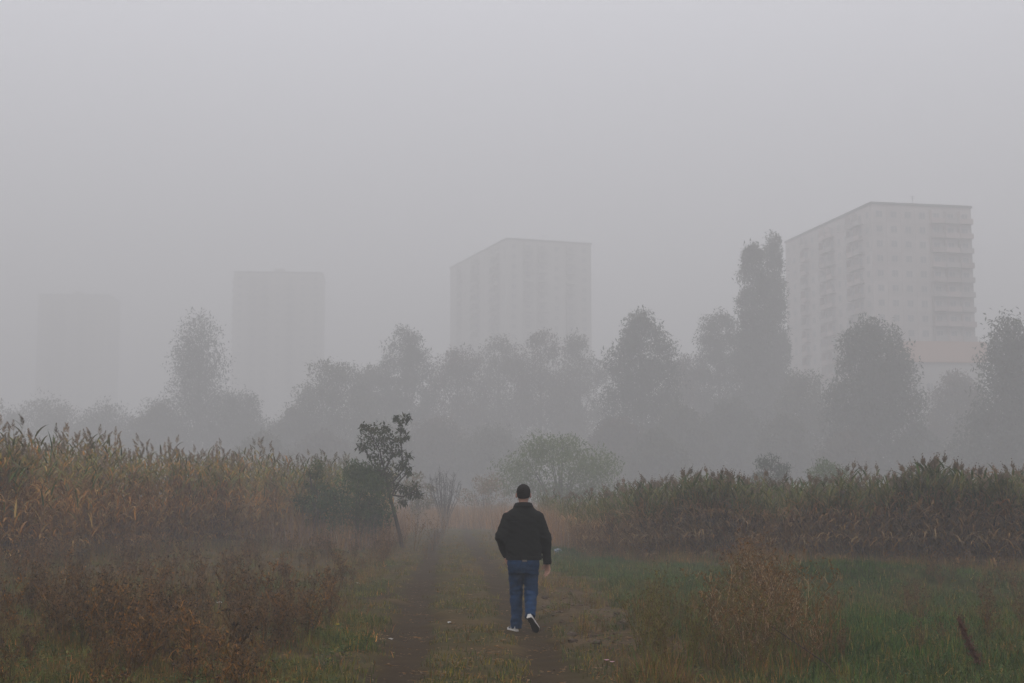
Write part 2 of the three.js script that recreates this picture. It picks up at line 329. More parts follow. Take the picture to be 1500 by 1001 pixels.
// ---------------------------------------------------------------- reed beds
{
  const heights = [2.2, 2.4, 2.55, 2.65, 2.75, 2.85];
  const left = heights.map((h, k) => reedGeo(200 + k, h, { ...LEFT_REED, plume: k % 3 === 2 }));
  const r = rng(31), ls = [];
  for (let k = 0; k < 30000; k++) {
    const x = -22 + r() * 18.5, d = leftEdge(x) + Math.pow(r(), 1.7) * 13; if (Math.abs(x) > 0.44 * d + 1 || x > rutA(d) - 2) continue;
    const p = fbm(x * 0.5, d * 0.5, 6.6); if (r() > 0.24 + p * 0.6) continue;
    const edge = sstep(0, 1.6, d - leftEdge(x));
    const g = sstep(-9, -5.5, x);                                       // greener, duller stand nearer the shrub
    ls.push({ x, d, rot: r() * 6.283, tx: (r() - 0.5) * 0.26, tz: (r() - 0.5) * 0.26, s: (0.68 + 0.16 * edge + r() * 0.24 + p * 0.4), w: 1.05, c: tint(r, 0.22).map((v, i) => v * (i === 0 ? 1 - 0.2 * g : i === 2 ? 1 + 0.1 * g : 1)) });
  }
  stuff('reed_bed', 'tall reed bed with orange brown lower leaves and green tops', 'reeds', 'reed', left, ls);
  const right = [1.45, 1.6, 1.7, 1.78, 1.88].map((h, k) => reedGeo(230 + k, h, { ...RIGHT_REED, plume: k > 3 })), rs = [];
  for (let k = 0; k < 34000; k++) {
    const x = 1.4 + r() * 19, d = rightEdge(x) + Math.pow(r(), 1.7) * 11; if (x > 0.42 * d + 1 || x < rutB(d) + 2.0) continue;
    const p = fbm(x * 0.55, d * 0.55, 2.6), end = sstep(1.6, 4.2, x - rutB(d) - 0.9); if (r() > 0.24 + p * 0.8) continue;
    rs.push({ x, d, rot: r() * 6.283, tx: (r() - 0.5) * 0.26, tz: (r() - 0.5) * 0.26, s: (0.56 + 0.22 * end + r() * 0.28 + p * 0.42) * (x > 9 ? 1.06 : 1), c: tint(r, 0.25) });
  }
  stuff('reed_bed', 'brown reed bed of dull stems behind the green meadow', 'reeds', 'reed', right, rs);
  const far = [1, 2, 3, 4].map(k => tuft(250 + k, 30, 0.6, 1.5, 0.016, 0.5, [greyTan, ochre, rust, [0.20, 0.12, 0.085]], 1.0, 0.45));
  stuff('fallow_field', 'pale brown tall dry grass of the fallow field in fog', 'grass', 'grass_clump', far,
    spread(33, 19000, 44, 190, 1.0, (x, d, r) => { const s = surf(x, d); if (Math.abs(s.off) < 2.2 && d < 78) return null; if (inLeftReeds(x, d) && d < leftEdge(x) + 8) return null; if (inRightReeds(x, d) && d < rightEdge(x) + 8) return null; const p = fbm(x * 0.1, d * 0.1, 1.1); return r() < 0.6 + p ? { s: 0.6 + r() * 0.6 + p * 0.5, c: tint(r, 0.25) } : null; }));
}
// single reeds that stand above the bed
{
  const mats = plantMat, spots = [[8, 604, 29.5], [64, 618, 31], [36, 636, 30], [112, 642, 32], [140, 630, 33], [24, 650, 29], [84, 646, 31.5], [200, 657, 36], [392, 656, 45], [440, 662, 47], [478, 668, 48]];
  const words = ['tallest feathery reed standing clear of the orange reed bed'];
  spots.forEach(([px, py, d], k) => {
    const top = at(px, py, d), y0 = G(top.x, d), h = top.y - y0, t = base('tall_reed', V(top.x, y0, -d), k * 1.7);
    const [st, lf, pl] = reedParts(300 + k, h - 0.22, { ...LEFT_REED, greenFrom: 0.3, leaves: 16, green: [leafGreen, leafGreen, oliveGreen], plumeCols: [[0.16, 0.125, 0.085], [0.12, 0.1, 0.07]] });
    part('stem', st.geo(), mats, t); part('leaves', lf.geo(), mats, t); part('plume', pl.geo(), mats, t);
    tag(t, k === 0 ? words[0] : k < 8 ? 'green topped reed rising above the orange end of the bed' : 'green topped reed rising above the bed near the shrub', 'reed', k === 0 ? undefined : k < 8 ? 'reeds rising above the orange bed' : 'reeds rising near the shrub');
  });
}

// ---------------------------------------------------------------- single weeds in front
{
  const kinds = {
    straw: [1, 2, 3].map(k => dryWeed(400 + k, 0.75, [[0.17, 0.10, 0.035], rust, [0.36, 0.25, 0.14], umber], [rust, umber], 1, 6)),
    yellow: [1, 2].map(k => { const a = dryWeed(410 + k, 0.62, [yellowGreen, [0.16, 0.09, 0.03], oliveGreen], [oliveGreen, umber], 1, 6), b = herb(415 + k, 60, 0.30, 0.035, [yellowGreen, oliveGreen, leafGreen]); return mergeGeometries([a, b]); }),
    dark: [1, 2, 3].map(k => dryWeed(420 + k, 0.6, [umber, [0.16, 0.10, 0.05], rust], [[0.045, 0.03, 0.022], umber], 1, 6)),
  };
  const L = { straw: 'straw coloured dry weed with branching stems at the meadow edge', yellow: 'yellowing leafy weed clump beside the cloddy verge', dark: 'dark dead weed with round seed heads by the side track' };
  const list = [];
  const r = rng(55);
  for (let k = 0; k < 20; k++) list.push(['straw', 1040 + r() * 185, 12.6 + r() * 6.5, 0.45 + r() * 0.55]);
  for (let k = 0; k < 22; k++) list.push(['yellow', 935 + r() * 200, 12.4 + r() * 5.5, 0.4 + r() * 0.5]);
  for (let k = 0; k < 10; k++) list.push(['straw', 1080 + r() * 60, 17 + r() * 7, 0.6 + r() * 0.4]);
  for (let k = 0; k < 46; k++) list.push(['dark', r() * 430, 12.3 + r() * 7, 0.45 + r() * 0.5]);
  for (const [kind, px, d, s] of list) {
    const p = onGround(px, d), o = new THREE.Mesh(pick(r, kinds[kind]), plantMat);
    o.name = numbered('dry_weed'); o.position.copy(p); o.rotation.y = r() * 6.283; o.scale.setScalar(s); o.castShadow = o.receiveShadow = true;
    tag(o, L[kind], 'weed', { straw: 'straw coloured weeds', yellow: 'yellowing weeds', dark: 'dark dead weeds' }[kind]); scene.add(o);
  }
  // grass clumps round their feet
  const cl = [1, 2, 3].map(k => tuft(430 + k, 22, 0.2, 0.6, 0.010, 0.14, [[0.15, 0.085, 0.03], rust, umber, oliveGreen, leafGreen], 1.3, 0.7));
  const sp2 = []; for (let k = 0; k < 330; k++) { const px = 930 + r() * 300, d = 12.2 + r() * 8, p = onGround(px, d), q = fbm(p.x * 1.1, d * 0.8, 5.2); if (r() < 0.5 + q * 2) sp2.push({ x: p.x, d, rot: r() * 6.283, s: 0.3 + r() * 0.55 + q * 0.4, c: tint(r, 0.3) }); }
  stuff('straw_grass', 'straw yellow grass around the weeds at the meadow edge', 'grass', 'grass_tuft', cl, sp2);

  for (let k = 0; k < 34; k++) {
    const px = 1215 + r() * 330, d = 13 + r() * 16, o = new THREE.Mesh(pick(r, kinds.dark), plantMat);
    o.name = numbered('meadow_weed'); o.position.copy(onGround(px, d)); o.rotation.y = r() * 6.283; o.scale.setScalar(0.35 + r() * 0.45); o.castShadow = o.receiveShadow = true;
    tag(o, 'small brown weed dotted over the green meadow', 'weed', 'brown weeds in the meadow'); scene.add(o);
  }
  // rust red dock spike
  const m = new MB(), q = new MB(), p0 = onGround(1437, 12.7), top = at(1400, 905, 12.7).sub(p0);
  const P = t => V(top.x * (t * 1.25 - 0.25 * t * t), top.y * t, 0.1 * t);
  m.tube([P(0), P(0.4), P(0.7), P(1)], [0.008, 0.007, 0.006, 0.003], [0.09, 0.045, 0.03], 5);
  for (let k = 0; k < 800; k++) { const t = 0.2 + 0.8 * r(), s = 0.10 * (1.15 - t) * (0.6 + 0.4 * Math.sin(t * 40)), a = r() * 6.283; q.leaf(P(t).add(V(Math.cos(a) * s * r(), (r() - 0.5) * 0.03, Math.sin(a) * s * r())), randDir(r), randDir(r), 0.02, 0.016, vary(r, [0.115, 0.05, 0.032])); }
  const dock = base('dock_plant', p0); part('stem', m.geo(true), plantMat, dock); part('seed_spike', q.geo(), plantMat, dock).userData.kind = 'stuff'; tag(dock, 'rust red dock spike leaning over the green meadow', 'weed');
  // bare dark stick
  const s0 = onGround(1232, 12.4), a1 = at(1180, 952, 12.6).sub(s0), a2 = at(1130, 918, 12.9).sub(s0), st = new MB();
  st.tube([V(0, -0.05, 0), a1.clone().multiplyScalar(0.5).add(V(0.02, 0.01, 0)), a1, a2], [0.007, 0.006, 0.005, 0.003], [0.035, 0.022, 0.02], 5);
  st.tube([a1, a1.clone().add(V(-0.06, 0.16, 0.05))], [0.004, 0.002], [0.035, 0.022, 0.02], 4);
  const stick = new THREE.Mesh(st.geo(true), barkMat); stick.name = numbered('bare_stick'); stick.position.copy(s0); stick.castShadow = true; tag(stick, 'thin dark bare stick slanting out of the straw weeds', 'stick'); scene.add(stick);
}

// ---------------------------------------------------------------- bushes and trees
const bark = [0.055, 0.042, 0.034];
function limbTube(m, pts, r0, r1, c = bark, sides = 6) { m.tube(pts, pts.map((_, i) => lerp(r0, r1, i / (pts.length - 1))), c, sides); }
function leafCloud(m, r, centre, rad, n, size, cols, droop = 0.2) {
  for (let k = 0; k < n; k++) {
    const u = randDir(r), q = Math.cbrt(r()), p = centre.clone().add(V(u.x * rad.x * q, u.y * rad.y * q, u.z * rad.z * q));
    const d = randDir(r); d.y -= droop; d.normalize();
    m.leaf(p, d, V(r() - 0.5, 1, r() - 0.5).normalize(), size * (0.6 + r() * 0.8), size * (0.3 + r() * 0.2), vary(r, pick(r, cols), 0.3));
  }
}
{ // small slanting tree by the track; its branches are read from the photograph, its depth is its own
  const d = 47, root = onGround(588, d), t = base('small_tree', root), r = rng(61), wood = new MB();
  const L = (px, py, z = 0) => at(px, py, d - z).sub(root);
  const trunkPts = [V(0.05, -0.1, 0), L(586, 785), L(577, 750), L(568, 715), L(563, 690)];
  limbTube(wood, trunkPts, 0.075, 0.045);
  const trunk = part('trunk', wood.geo(true), barkMat, t);
  const limbs = [[[568, 715], [590, 690], [588, 650], [586, 622], 0.1], [[563, 690], [556, 660], [545, 640], [538, 628], 0.25], [[570, 725], [590, 728], [604, 722], [612, 718], 0.2], [[563, 690], [575, 665], [570, 640], [562, 628], -0.3], [[566, 700], [545, 680], [535, 660], [528, 652], -0.2], [[572, 730], [585, 705], [600, 690], [598, 676], -0.4], [[563, 690], [552, 690], [540, 690], [532, 700], 0.3]];
  for (const l of limbs) { const lm = new MB(); limbTube(lm, l.slice(0, 4).map(([x, y], i) => L(x, y, l[4] * i)), 0.032, 0.008); part('limb', lm.geo(true), barkMat, trunk); }
  const clumps = [[540, 632, 14], [553, 628, 12], [565, 640, 13], [536, 648, 13], [553, 652, 15], [570, 660, 14], [583, 645, 9], [587, 630, 7], [588, 616, 8], [580, 612, 5], [598, 612, 5], [583, 662, 9], [590, 680, 9], [597, 690, 8], [560, 678, 15], [575, 690, 13], [548, 690, 12], [575, 708, 13], [588, 715, 9], [602, 722, 10], [612, 724, 8], [607, 712, 6], [560, 705, 14], [590, 735, 7], [545, 668, 8], [530, 655, 8], [598, 668, 6], [594, 640, 5], [566, 628, 6], [533, 624, 6]];
  const leaves = new MB();
  for (const [x, y, R] of clumps) { const k = R * d / FOCAL, c = L(x, y, (r() - 0.5) * 1.3 * (R / 12)); leafCloud(leaves, r, c, V(k, k * 0.85, k), Math.round(14 + R * 7), 0.155, [[0.040, 0.052, 0.016], [0.032, 0.047, 0.016], [0.062, 0.064, 0.02]], 0.45); }
  part('crown', leaves.geo(), plantMat, t);
  tag(t, 'small crooked green leaved tree growing at the end of the tall reeds', 'tree');
}
function bush(name, label, category, px, d, pyTop, wpx, n, size, cols, seed, opt = {}) {
  const root = onGround(px, d), h = at(px, pyTop, d).y - root.y, w = wpx * d / FOCAL / 2, t = base(name, root), r = rng(seed), wood = new MB(), leaves = new MB();
  for (let k = 0; k < (opt.stems ?? 7); k++) {
    const a = r() * 6.283, q = r() * 0.7; const tip = V(Math.cos(a) * w * q, h * (0.55 + r() * 0.35), Math.sin(a) * w * q);
    limbTube(wood, [V(Math.cos(a) * 0.1, -0.05, Math.sin(a) * 0.1), tip.clone().multiplyScalar(0.5).add(V((r() - 0.5) * 0.15, 0.1, (r() - 0.5) * 0.15)), tip], opt.thick ?? 0.03, 0.008, bark, 4);
  }
  const nc = opt.clumps ?? 26;
  for (let k = 0; k < nc; k++) {
    const u = randDir(r), q = Math.cbrt(0.12 + r() * 0.88); const y = h * (0.52 + u.y * q * 0.42), rr = 0.75 + 0.25 * (1 - Math.abs(u.y));
    const k2 = (0.16 + r() * 0.14) * Math.min(w, h * 0.6);
    leafCloud(leaves, r, V(u.x * w * q * rr * 0.9, y, u.z * w * q * rr * 0.9), V(k2 * 1.3, k2, k2 * 1.3), Math.round(n / nc), size, cols, opt.droop ?? 0.2);
  }
  part('stems', wood.geo(true), barkMat, t); part('foliage', leaves.geo(), plantMat, t);
  tag(t, label, category); return t;
}
bush('green_shrub', 'dense dark green shrub between the tall reeds and the crooked tree', 'shrub', 520, 46.5, 668, 128, 6500, 0.14, [[0.045, 0.078, 0.022], [0.035, 0.066, 0.022], [0.06, 0.09, 0.03], [0.075, 0.10, 0.03]], 71, { clumps: 60 });
bush('green_shrub', 'smaller dull green shrub poking out of the reeds beside the dark one', 'shrub', 462, 47, 668, 60, 2400, 0.13, [[0.07, 0.10, 0.025], oliveGreen, [0.045, 0.075, 0.02]], 72, { clumps: 30 });
bush('willow_shrub', 'broad pale green willow shrub in the fog behind the walking man', 'shrub', 822, 100, 628, 190, 11000, 0.24, [[0.10, 0.135, 0.035], [0.085, 0.115, 0.03], [0.12, 0.145, 0.035]], 73, { clumps: 90, stems: 12, thick: 0.09, droop: 0.7 });
bush('far_bush', 'rounded dark bush in fog below the poplar', 'bush', 1126, 95, 652, 76, 3000, 0.22, [deepGreen, [0.04, 0.05, 0.03]], 74, { clumps: 36 });
bush('far_bush', 'rounded light green bush showing over the brown reeds', 'bush', 1218, 80, 657, 84, 3600, 0.2, [[0.075, 0.12, 0.03], [0.09, 0.12, 0.03]], 75, { clumps: 36 });
bush('far_bush', 'low brown bush at the end of the brown reeds', 'bush', 1432, 62, 676, 90, 2400, 0.16, [rust, umber, ochre], 76, { clumps: 30 });
bush('far_bush', 'low grey green bush beside the bare grey shrub', 'bush', 610, 85, 690, 60, 1800, 0.2, [oliveGreen, greyTan], 77, { clumps: 24 });
bush('far_bush', 'low pale bush in fog where the track disappears', 'bush', 712, 105, 690, 90, 2200, 0.22, [greyTan, oliveGreen, rust], 78, { clumps: 30 });
{ // bare upright shrub
  const d = 84, root = onGround(650, d), h = at(650, 684, d).y - root.y, t = base('bare_shrub', root), r = rng(81), wood = new MB(), twigs = new MB();
  for (let k = 0; k < 18; k++) {
    const fx = (k / 17 - 0.5) * 1.9 + (r() - 0.5) * 0.2, fz = (r() - 0.5) * 1.2, H = h * (0.72 + r() * 0.28) * (1 - Math.abs(fx) * 0.12), p = [V(fx * 0.08, -0.05, fz * 0.08), V(fx * 0.4, H * 0.35, fz * 0.4), V(fx * 0.8, H * 0.7, fz * 0.8), V(fx, H, fz)];
    limbTube(wood, p, 0.03, 0.007, [0.05, 0.04, 0.03], 4);
    for (let b = 0; b < 16; b++) { const s = p[1].clone().lerp(p[3], r()), u = V((r() - 0.5) * 0.6, 0.15 + r() * 0.35, (r() - 0.5) * 0.6); limbTube(twigs, [s, s.clone().add(u)], 0.009, 0.003, [0.05, 0.04, 0.03], 3); for (let q2 = 0; q2 < 2; q2++) twigs.leaf(s.clone().addScaledVector(u, r()), randDir(r), randDir(r), 0.07, 0.035, vary(r, [0.06, 0.05, 0.03])); }
  }
  part('stems', wood.geo(true), barkMat, t); part('twigs', twigs.geo(), plantMat, t);
  tag(t, 'dark upright almost leafless shrub past the crooked tree', 'shrub');
}
// weeds along the track further on
{
  const g = [1, 2, 3].map(k => mergeGeometries([dryWeed(500 + k, 0.9, [umber, rust], [umber], 1, 6), herb(505 + k, 60, 0.5, 0.08, [umber, oliveGreen, rust])]));
  const where = [[608, 44, 1], [633, 46, 0.9], [575, 40, 0.8], [590, 42, 0.6], [640, 52, 0.7], [842, 44, 0.8], [852, 41, 0.9], [862, 39, 0.7], [650, 58, 0.8], [625, 38, 0.45], [560, 36, 0.7], [545, 34, 0.6]], r = rng(57);
  where.forEach(([px, d, s], k) => { const o = new THREE.Mesh(g[k % 3], plantMat); o.name = numbered('verge_weed'); o.position.copy(onGround(px, d)); o.scale.setScalar(s); o.rotation.y = r() * 6; o.castShadow = true; tag(o, 'knee high brown weed standing at the edge of the far track', 'weed', 'weeds along the far track'); scene.add(o); });
}
// crowns of the far trees
function crownGeo(seed, h, w, profile, clumps, perClump, size, cols, clumpSize) {
  const r = rng(seed), m = new MB();
  for (let k = 0; k < clumps; k++) {
    let t = r(); for (let q = 0; q < 6 && r() > profile(t); q++) t = r();
    const R = profile(t) * w / 2, a = r() * 6.283, q = Math.sqrt(r()) * 0.92 + (r() - 0.5) * 0.14;
    const c = V(Math.cos(a) * R * q, h * t, Math.sin(a) * R * q), k2 = clumpSize * (0.6 + r() * 0.8);
    leafCloud(m, r, c, V(k2, k2 * 0.9, k2), perClump, size, cols.map(x => vary(r, x, 0.15)), 0.15);
  }
  return m.geo();
}
const PROFILES = {
  poplar: t => Math.pow(Math.sin(Math.PI * clamp(0.10 + t * 0.86)), 0.5) * (1 - 0.25 * t),
  oval: t => Math.sqrt(Math.max(0, 1 - (2 * t - 0.95) ** 2 * 0.98)) * (1 - 0.12 * t),
  cone: t => (1 - t) * 0.9 + 0.14 * Math.sin(t * 9) * (1 - t) + 0.08,
  broad: t => Math.pow(Math.max(0, 1 - (2 * t - 0.8) ** 2 / 1.5), 0.6),
};
function tree(name, label, px, near, pyTop, wpx, prof, cols, seed, group, opt = {}) {
  const d = near * 1.66;
  const root = onGround(px, d), h = at(px, pyTop, d).y - root.y, w = wpx * (opt.wide ?? 1.3) * d / FOCAL, t = base(name, root), r = rng(seed), wood = new MB();
  const clear = opt.clear ?? 0.05, y0 = h * clear, lean = V((r() - 0.5) * 0.5, 0, (r() - 0.5) * 0.5);
  limbTube(wood, [V(0, -0.2, 0), V(lean.x * 0.3, h * 0.3, lean.z * 0.3), V(lean.x, h * 0.6, lean.z), V(lean.x, h * 0.9, lean.z)], h * 0.018, 0.04);
  const trunk = part('trunk', wood.geo(true), barkMat, t);
  for (let k = 0; k < 6; k++) { const lm = new MB(), a = k * 1.05 + r(), q = 0.2 + r() * 0.5, s = V(lean.x * q, h * q, lean.z * q); limbTube(lm, [s, s.clone().add(V(Math.cos(a) * w * 0.1, h * 0.08, Math.sin(a) * w * 0.1)), s.clone().add(V(Math.cos(a) * w * 0.16, h * 0.16, Math.sin(a) * w * 0.16))], h * 0.007, 0.02, bark, 4); part('limb', lm.geo(true), barkMat, trunk); }
  const c = part('crown', crownGeo(seed, (h - y0), w, PROFILES[prof], (opt.clumps ?? 110) * 2.6, opt.per ?? 84, opt.size ?? 0.6, cols, (opt.clumpSize ?? w * 0.12)), plantMat, t);
  c.position.set(lean.x * 0.5, y0, lean.z * 0.5);
  tag(t, label, 'tree', group); return t;
}
const dk = [[0.04, 0.05, 0.026], [0.034, 0.044, 0.024], [0.05, 0.054, 0.028]], br = [[0.075, 0.058, 0.036], [0.09, 0.062, 0.04], [0.06, 0.05, 0.032]], ol = [[0.06, 0.064, 0.03], [0.07, 0.066, 0.034]];
tree('poplar_tree', 'tall columnar poplar standing against the side of the largest tower block', 1112, 138, 358, 62, 'poplar', dk, 901, undefined, { clumps: 150, clumpSize: 1.25, wide: 1.05 });
tree('poplar_tree', 'second columnar poplar with a slightly higher tip touching the first', 1141, 143, 348, 46, 'poplar', dk, 902, undefined, { clumps: 120, clumpSize: 1.1, wide: 1.05 });
tree('broad_tree', 'shorter dark tree at the foot of the poplars on their open side', 1058, 146, 452, 84, 'oval', dk, 903);
tree('round_tree', 'dark rounded tree in front of the largest tower block', 1285, 112, 470, 118, 'oval', dk, 904, undefined, { clumps: 160 });
tree('broad_tree', 'dark spreading tree beside the brick banded low block', 1495, 102, 478, 190, 'cone', dk, 905, undefined, { clumps: 190 });
tree('broad_tree', 'brown leaved tree in front of the brick banded low block', 1412, 128, 548, 84, 'broad', br, 906);
tree('round_tree', 'tall dark oval tree between the middle tower and the poplars', 942, 128, 456, 100, 'oval', dk, 907, undefined, { clumps: 130 });
tree('round_tree', 'oval tree standing in the gap beside the middle tower block', 592, 150, 478, 84, 'oval', dk, 908);
tree('conical_tree', 'cone shaped tree in front of the pale slim tower', 284, 152, 474, 170, 'cone', dk, 909, undefined, { clumps: 150 });
tree('broad_tree', 'low broad tree between the cone shaped tree and the oval one', 486, 140, 528, 110, 'broad', ol, 910);
[[668, 150, 512, 100], [730, 158, 500, 96], [792, 150, 488, 104], [850, 156, 496, 84], [1012, 146, 524, 84], [540, 150, 540, 80]].forEach(([px, d, y, w], k) => tree('broad_tree', ['first brownish tree of the row under the middle tower, touching the gap side oval tree', 'second brownish tree of the row under the middle tower, under its receding side', 'third brownish tree of the row under the middle tower, under its front corner', 'fourth brownish tree of the row under the middle tower, next to the tall oval tree', 'brownish tree between the tall dark oval tree and the poplars', 'brownish tree between the low broad tree and the gap side oval tree'][k], px, d, y, w, 'broad', k % 2 ? ol : br, 920 + k, 'brownish trees below the middle tower'));
[[1186, 128, 548, 84], [1076, 125, 590, 90], [1150, 118, 612, 70], [1352, 118, 626, 60], [1000, 122, 600, 80]].forEach(([px, d, y, w], k) => tree('broad_tree', ['lower dull green tree between the poplars and the dark rounded tree', 'low dull green tree in front of the shorter dark tree by the poplars', 'lowest dull green tree directly in front of the poplars', 'low dull green tree between the dark rounded tree and the brown leaved one', 'low dull green tree at the foot of the tall dark oval tree'][k], px, d, y, w, 'broad', k % 2 ? dk : ol, 930 + k, 'lower trees around the poplars'));
[[60, 165, 590, 120], [150, 160, 600, 120], [225, 150, 590, 90], [345, 150, 575, 100], [430, 140, 600, 80], [-40, 160, 580, 120]].forEach(([px, d, y, w], k) => tree('broad_tree', ['faint low tree directly under the faintest tower', 'faint low tree just beside the foot of the faintest tower', 'faint low tree touching the cone shaped tree on the faintest tower side', 'faint low tree directly under the pale slim tower', 'faint low tree between the pale slim tower and the low broad tree', 'faint low tree on the outer side of the faintest tower'][k], px, d, y, w, 'broad', k % 2 ? dk : ol, 940 + k, 'faint trees below the pale towers'));
[[560, 122, 628, 90], [640, 128, 620, 100], [720, 125, 630, 90], [905, 118, 622, 90], [965, 112, 640, 80], [470, 122, 640, 90], [380, 118, 644, 90], [1240, 108, 640, 70]].forEach(([px, d, y, w], k) => tree('scrub_tree', ['hazy scrub tree right behind the crooked tree and shrub', 'hazy scrub tree behind the almost leafless shrub', 'hazy scrub tree beyond the end of the track', 'hazy scrub tree just behind the broad willow shrub', 'hazy scrub tree behind the tip of the brown reed bed', 'hazy scrub tree behind the reeds below the low broad tree', 'hazy scrub tree behind the reeds below the pale slim tower', 'hazy scrub tree in front of the dark rounded tree'][k], px, d, y, w, 'broad', k % 2 ? br : ol, 950 + k, 'scrub trees beyond the field', { clear: 0.04 }));

// ---------------------------------------------------------------- tower blocks
const concrete = lin(0.37, 0.36, 0.335), wallMat = c => new THREE.MeshStandardMaterial({ color: c, roughness: 0.9 });
const glassMat = new THREE.MeshStandardMaterial({ color: lin(0.16, 0.165, 0.17), roughness: 0.3 }), frameMat = wallMat(lin(0.40, 0.39, 0.37)), roofMat = wallMat(lin(0.12, 0.12, 0.12));
const box = (w, h, d, x, y, z) => new THREE.BoxGeometry(w, h, d).translate(x, y, z);
const winFrame = mergeGeometries([box(1.5, 0.09, 0.1, 0, 0.7, 0.03), box(1.6, 0.09, 0.16, 0, -0.7, 0.05), box(0.09, 1.31, 0.1, -0.705, 0, 0.03), box(0.09, 1.31, 0.1, 0.705, 0, 0.03), box(0.07, 1.31, 0.09, 0.1, 0, 0.025)]);
const winPane = box(1.32, 1.31, 0.02, 0, 0, 0.012);
const loggia = mergeGeometries([box(3.0, 0.14, 1.0, 0, -1.38, 0.5), box(3.0, 0.95, 0.08, 0, -0.83, 0.96), box(0.1, 2.7, 0.98, -1.5, 0, 0.5)]);
function tower(label, o) {
  const t = base('tower_block', V(o.x, G(o.x, o.d) - 0.3, -o.d), o.turn), h = o.floors * o.storey + 1.2, mat = wallMat(o.colour), pm = [0.93, 1, 1.07].map(k => wallMat(o.colour.clone().multiplyScalar(k)));
  const r = rng(o.seed), bal = [wallMat(o.balcony), wallMat(o.balcony.clone().multiplyScalar(0.75)), wallMat(o.colour.clone().multiplyScalar(0.8))];
  part('wall', box(o.w, h, o.len, o.w / 2, h / 2, -o.len / 2), mat, t);
  const rf = part('roof', box(o.w + 0.5, 0.5, o.len + 0.5, o.w / 2, h + 0.25, -o.len / 2), roofMat, t);
  part('lift_housing', box(3.6, 2.2, 4.5, o.w * 0.5, h + 1.6, -o.len * 0.35), mat, rf);
  part('antenna', mergeGeometries([box(0.08, 2.0, 0.08, o.w * 0.45, h + 1.5, -1.5), box(1.1, 0.07, 0.07, o.w * 0.45, h + 2.3, -1.5), box(0.8, 0.07, 0.07, o.w * 0.45, h + 1.9, -1.5)]), roofMat, rf);
  const face = (n, wide, turn, place, logg) => {
    const bay = wide / n, panel = box(bay - 0.05, o.storey - 0.05, 0.1, 0, 0, 0.05);
    for (let f = 0; f < o.floors; f++) for (let k = 0; k < n; k++) {
      const y = 0.6 + (f + 0.5) * o.storey, p = place((k + 0.5) * bay);
      const put = m => { m.position.set(p.x, y, p.z); m.rotation.y = turn; return m; };
      if (o.panels) put(part('wall_panel', panel, pick(r, pm), t));
      const z = o.panels ? 0.1 : 0, w = part('window', winFrame, frameMat, t);
      w.position.set(p.x + Math.sin(turn) * z, y + 0.1, p.z + Math.cos(turn) * z); w.rotation.y = turn;
      part('pane', winPane, glassMat, w);
      if (logg.includes(k)) put(part('balcony', loggia, pick(r, bal), t)).translateZ(z);
    }
  };
  face(o.nf, o.w, 0, u => V(u, 0, 0), o.lf);
  face(o.ns, o.len, -Math.PI / 2, u => V(0, 0, -u), o.ls);
  tag(t, label, 'tower block'); return t;
}
{
  const c1 = at(1288, 700, 290), c2 = at(742, 700, 430), c3 = at(336, 700, 530), c4 = at(46, 700, 630);
  tower('largest concrete tower block with balcony stacks behind the poplars', { x: c1.x, d: 290, turn: 0.2, w: 22.5, len: 46, floors: 20, storey: 3.1, colour: lin(0.38, 0.345, 0.33), balcony: lin(0.36, 0.29, 0.27), nf: 7, ns: 13, lf: [4, 5, 6], ls: [1, 2, 5, 6, 9], panels: true, seed: 1 });
  tower('middle tower block fading into fog above the row of brownish trees', { x: c2.x, d: 430, turn: 0.34, w: 28, len: 59, floors: 26, storey: 3.1, colour: concrete, balcony: lin(0.34, 0.33, 0.3), nf: 6, ns: 12, lf: [1, 2, 4], ls: [1, 2, 5, 6, 9], panels: false, seed: 2 });
  tower('pale slim tower behind the cone shaped tree', { x: c3.x, d: 530, turn: 0.08, w: 33, len: 24, floors: 27, storey: 3.2, colour: concrete, balcony: lin(0.34, 0.33, 0.3), nf: 7, ns: 7, lf: [1, 2, 4], ls: [1, 4], panels: false, seed: 3 });
  tower('faintest tower almost lost in the fog above the low belt of trees', { x: c4.x, d: 630, turn: 0.05, w: 31, len: 24, floors: 28, storey: 3.3, colour: concrete, balcony: lin(0.34, 0.33, 0.3), nf: 7, ns: 7, lf: [1, 2, 4], ls: [1, 4], panels: false, seed: 4 });
  // lower block with the peach band
  const c5 = at(1338, 700, 268), t = base('low_block', V(c5.x, G(c5.x, 268) - 0.3, -268), 0.1), w = 14.8, top = at(1390, 500, 268).y + 0.3;
  part('wall', box(w, top - 4, 10, w / 2, (top - 4) / 2, -5), wallMat(lin(0.36, 0.35, 0.34)), t);
  part('attic_band', box(w + 0.7, 4, 10.7, w / 2, top - 2, -5), wallMat(lin(0.42, 0.27, 0.20)), t);
  for (let f = 0; f < 8; f++) for (let k = 0; k < 6; k++) { const m = part('window', winFrame, frameMat, t); m.position.set(1.4 + k * 2.4, 2.4 + f * 3.0, 0); part('pane', winPane, glassMat, m); }
  tag(t, 'low grey block with a peach coloured upper band before the largest tower', 'building');
}

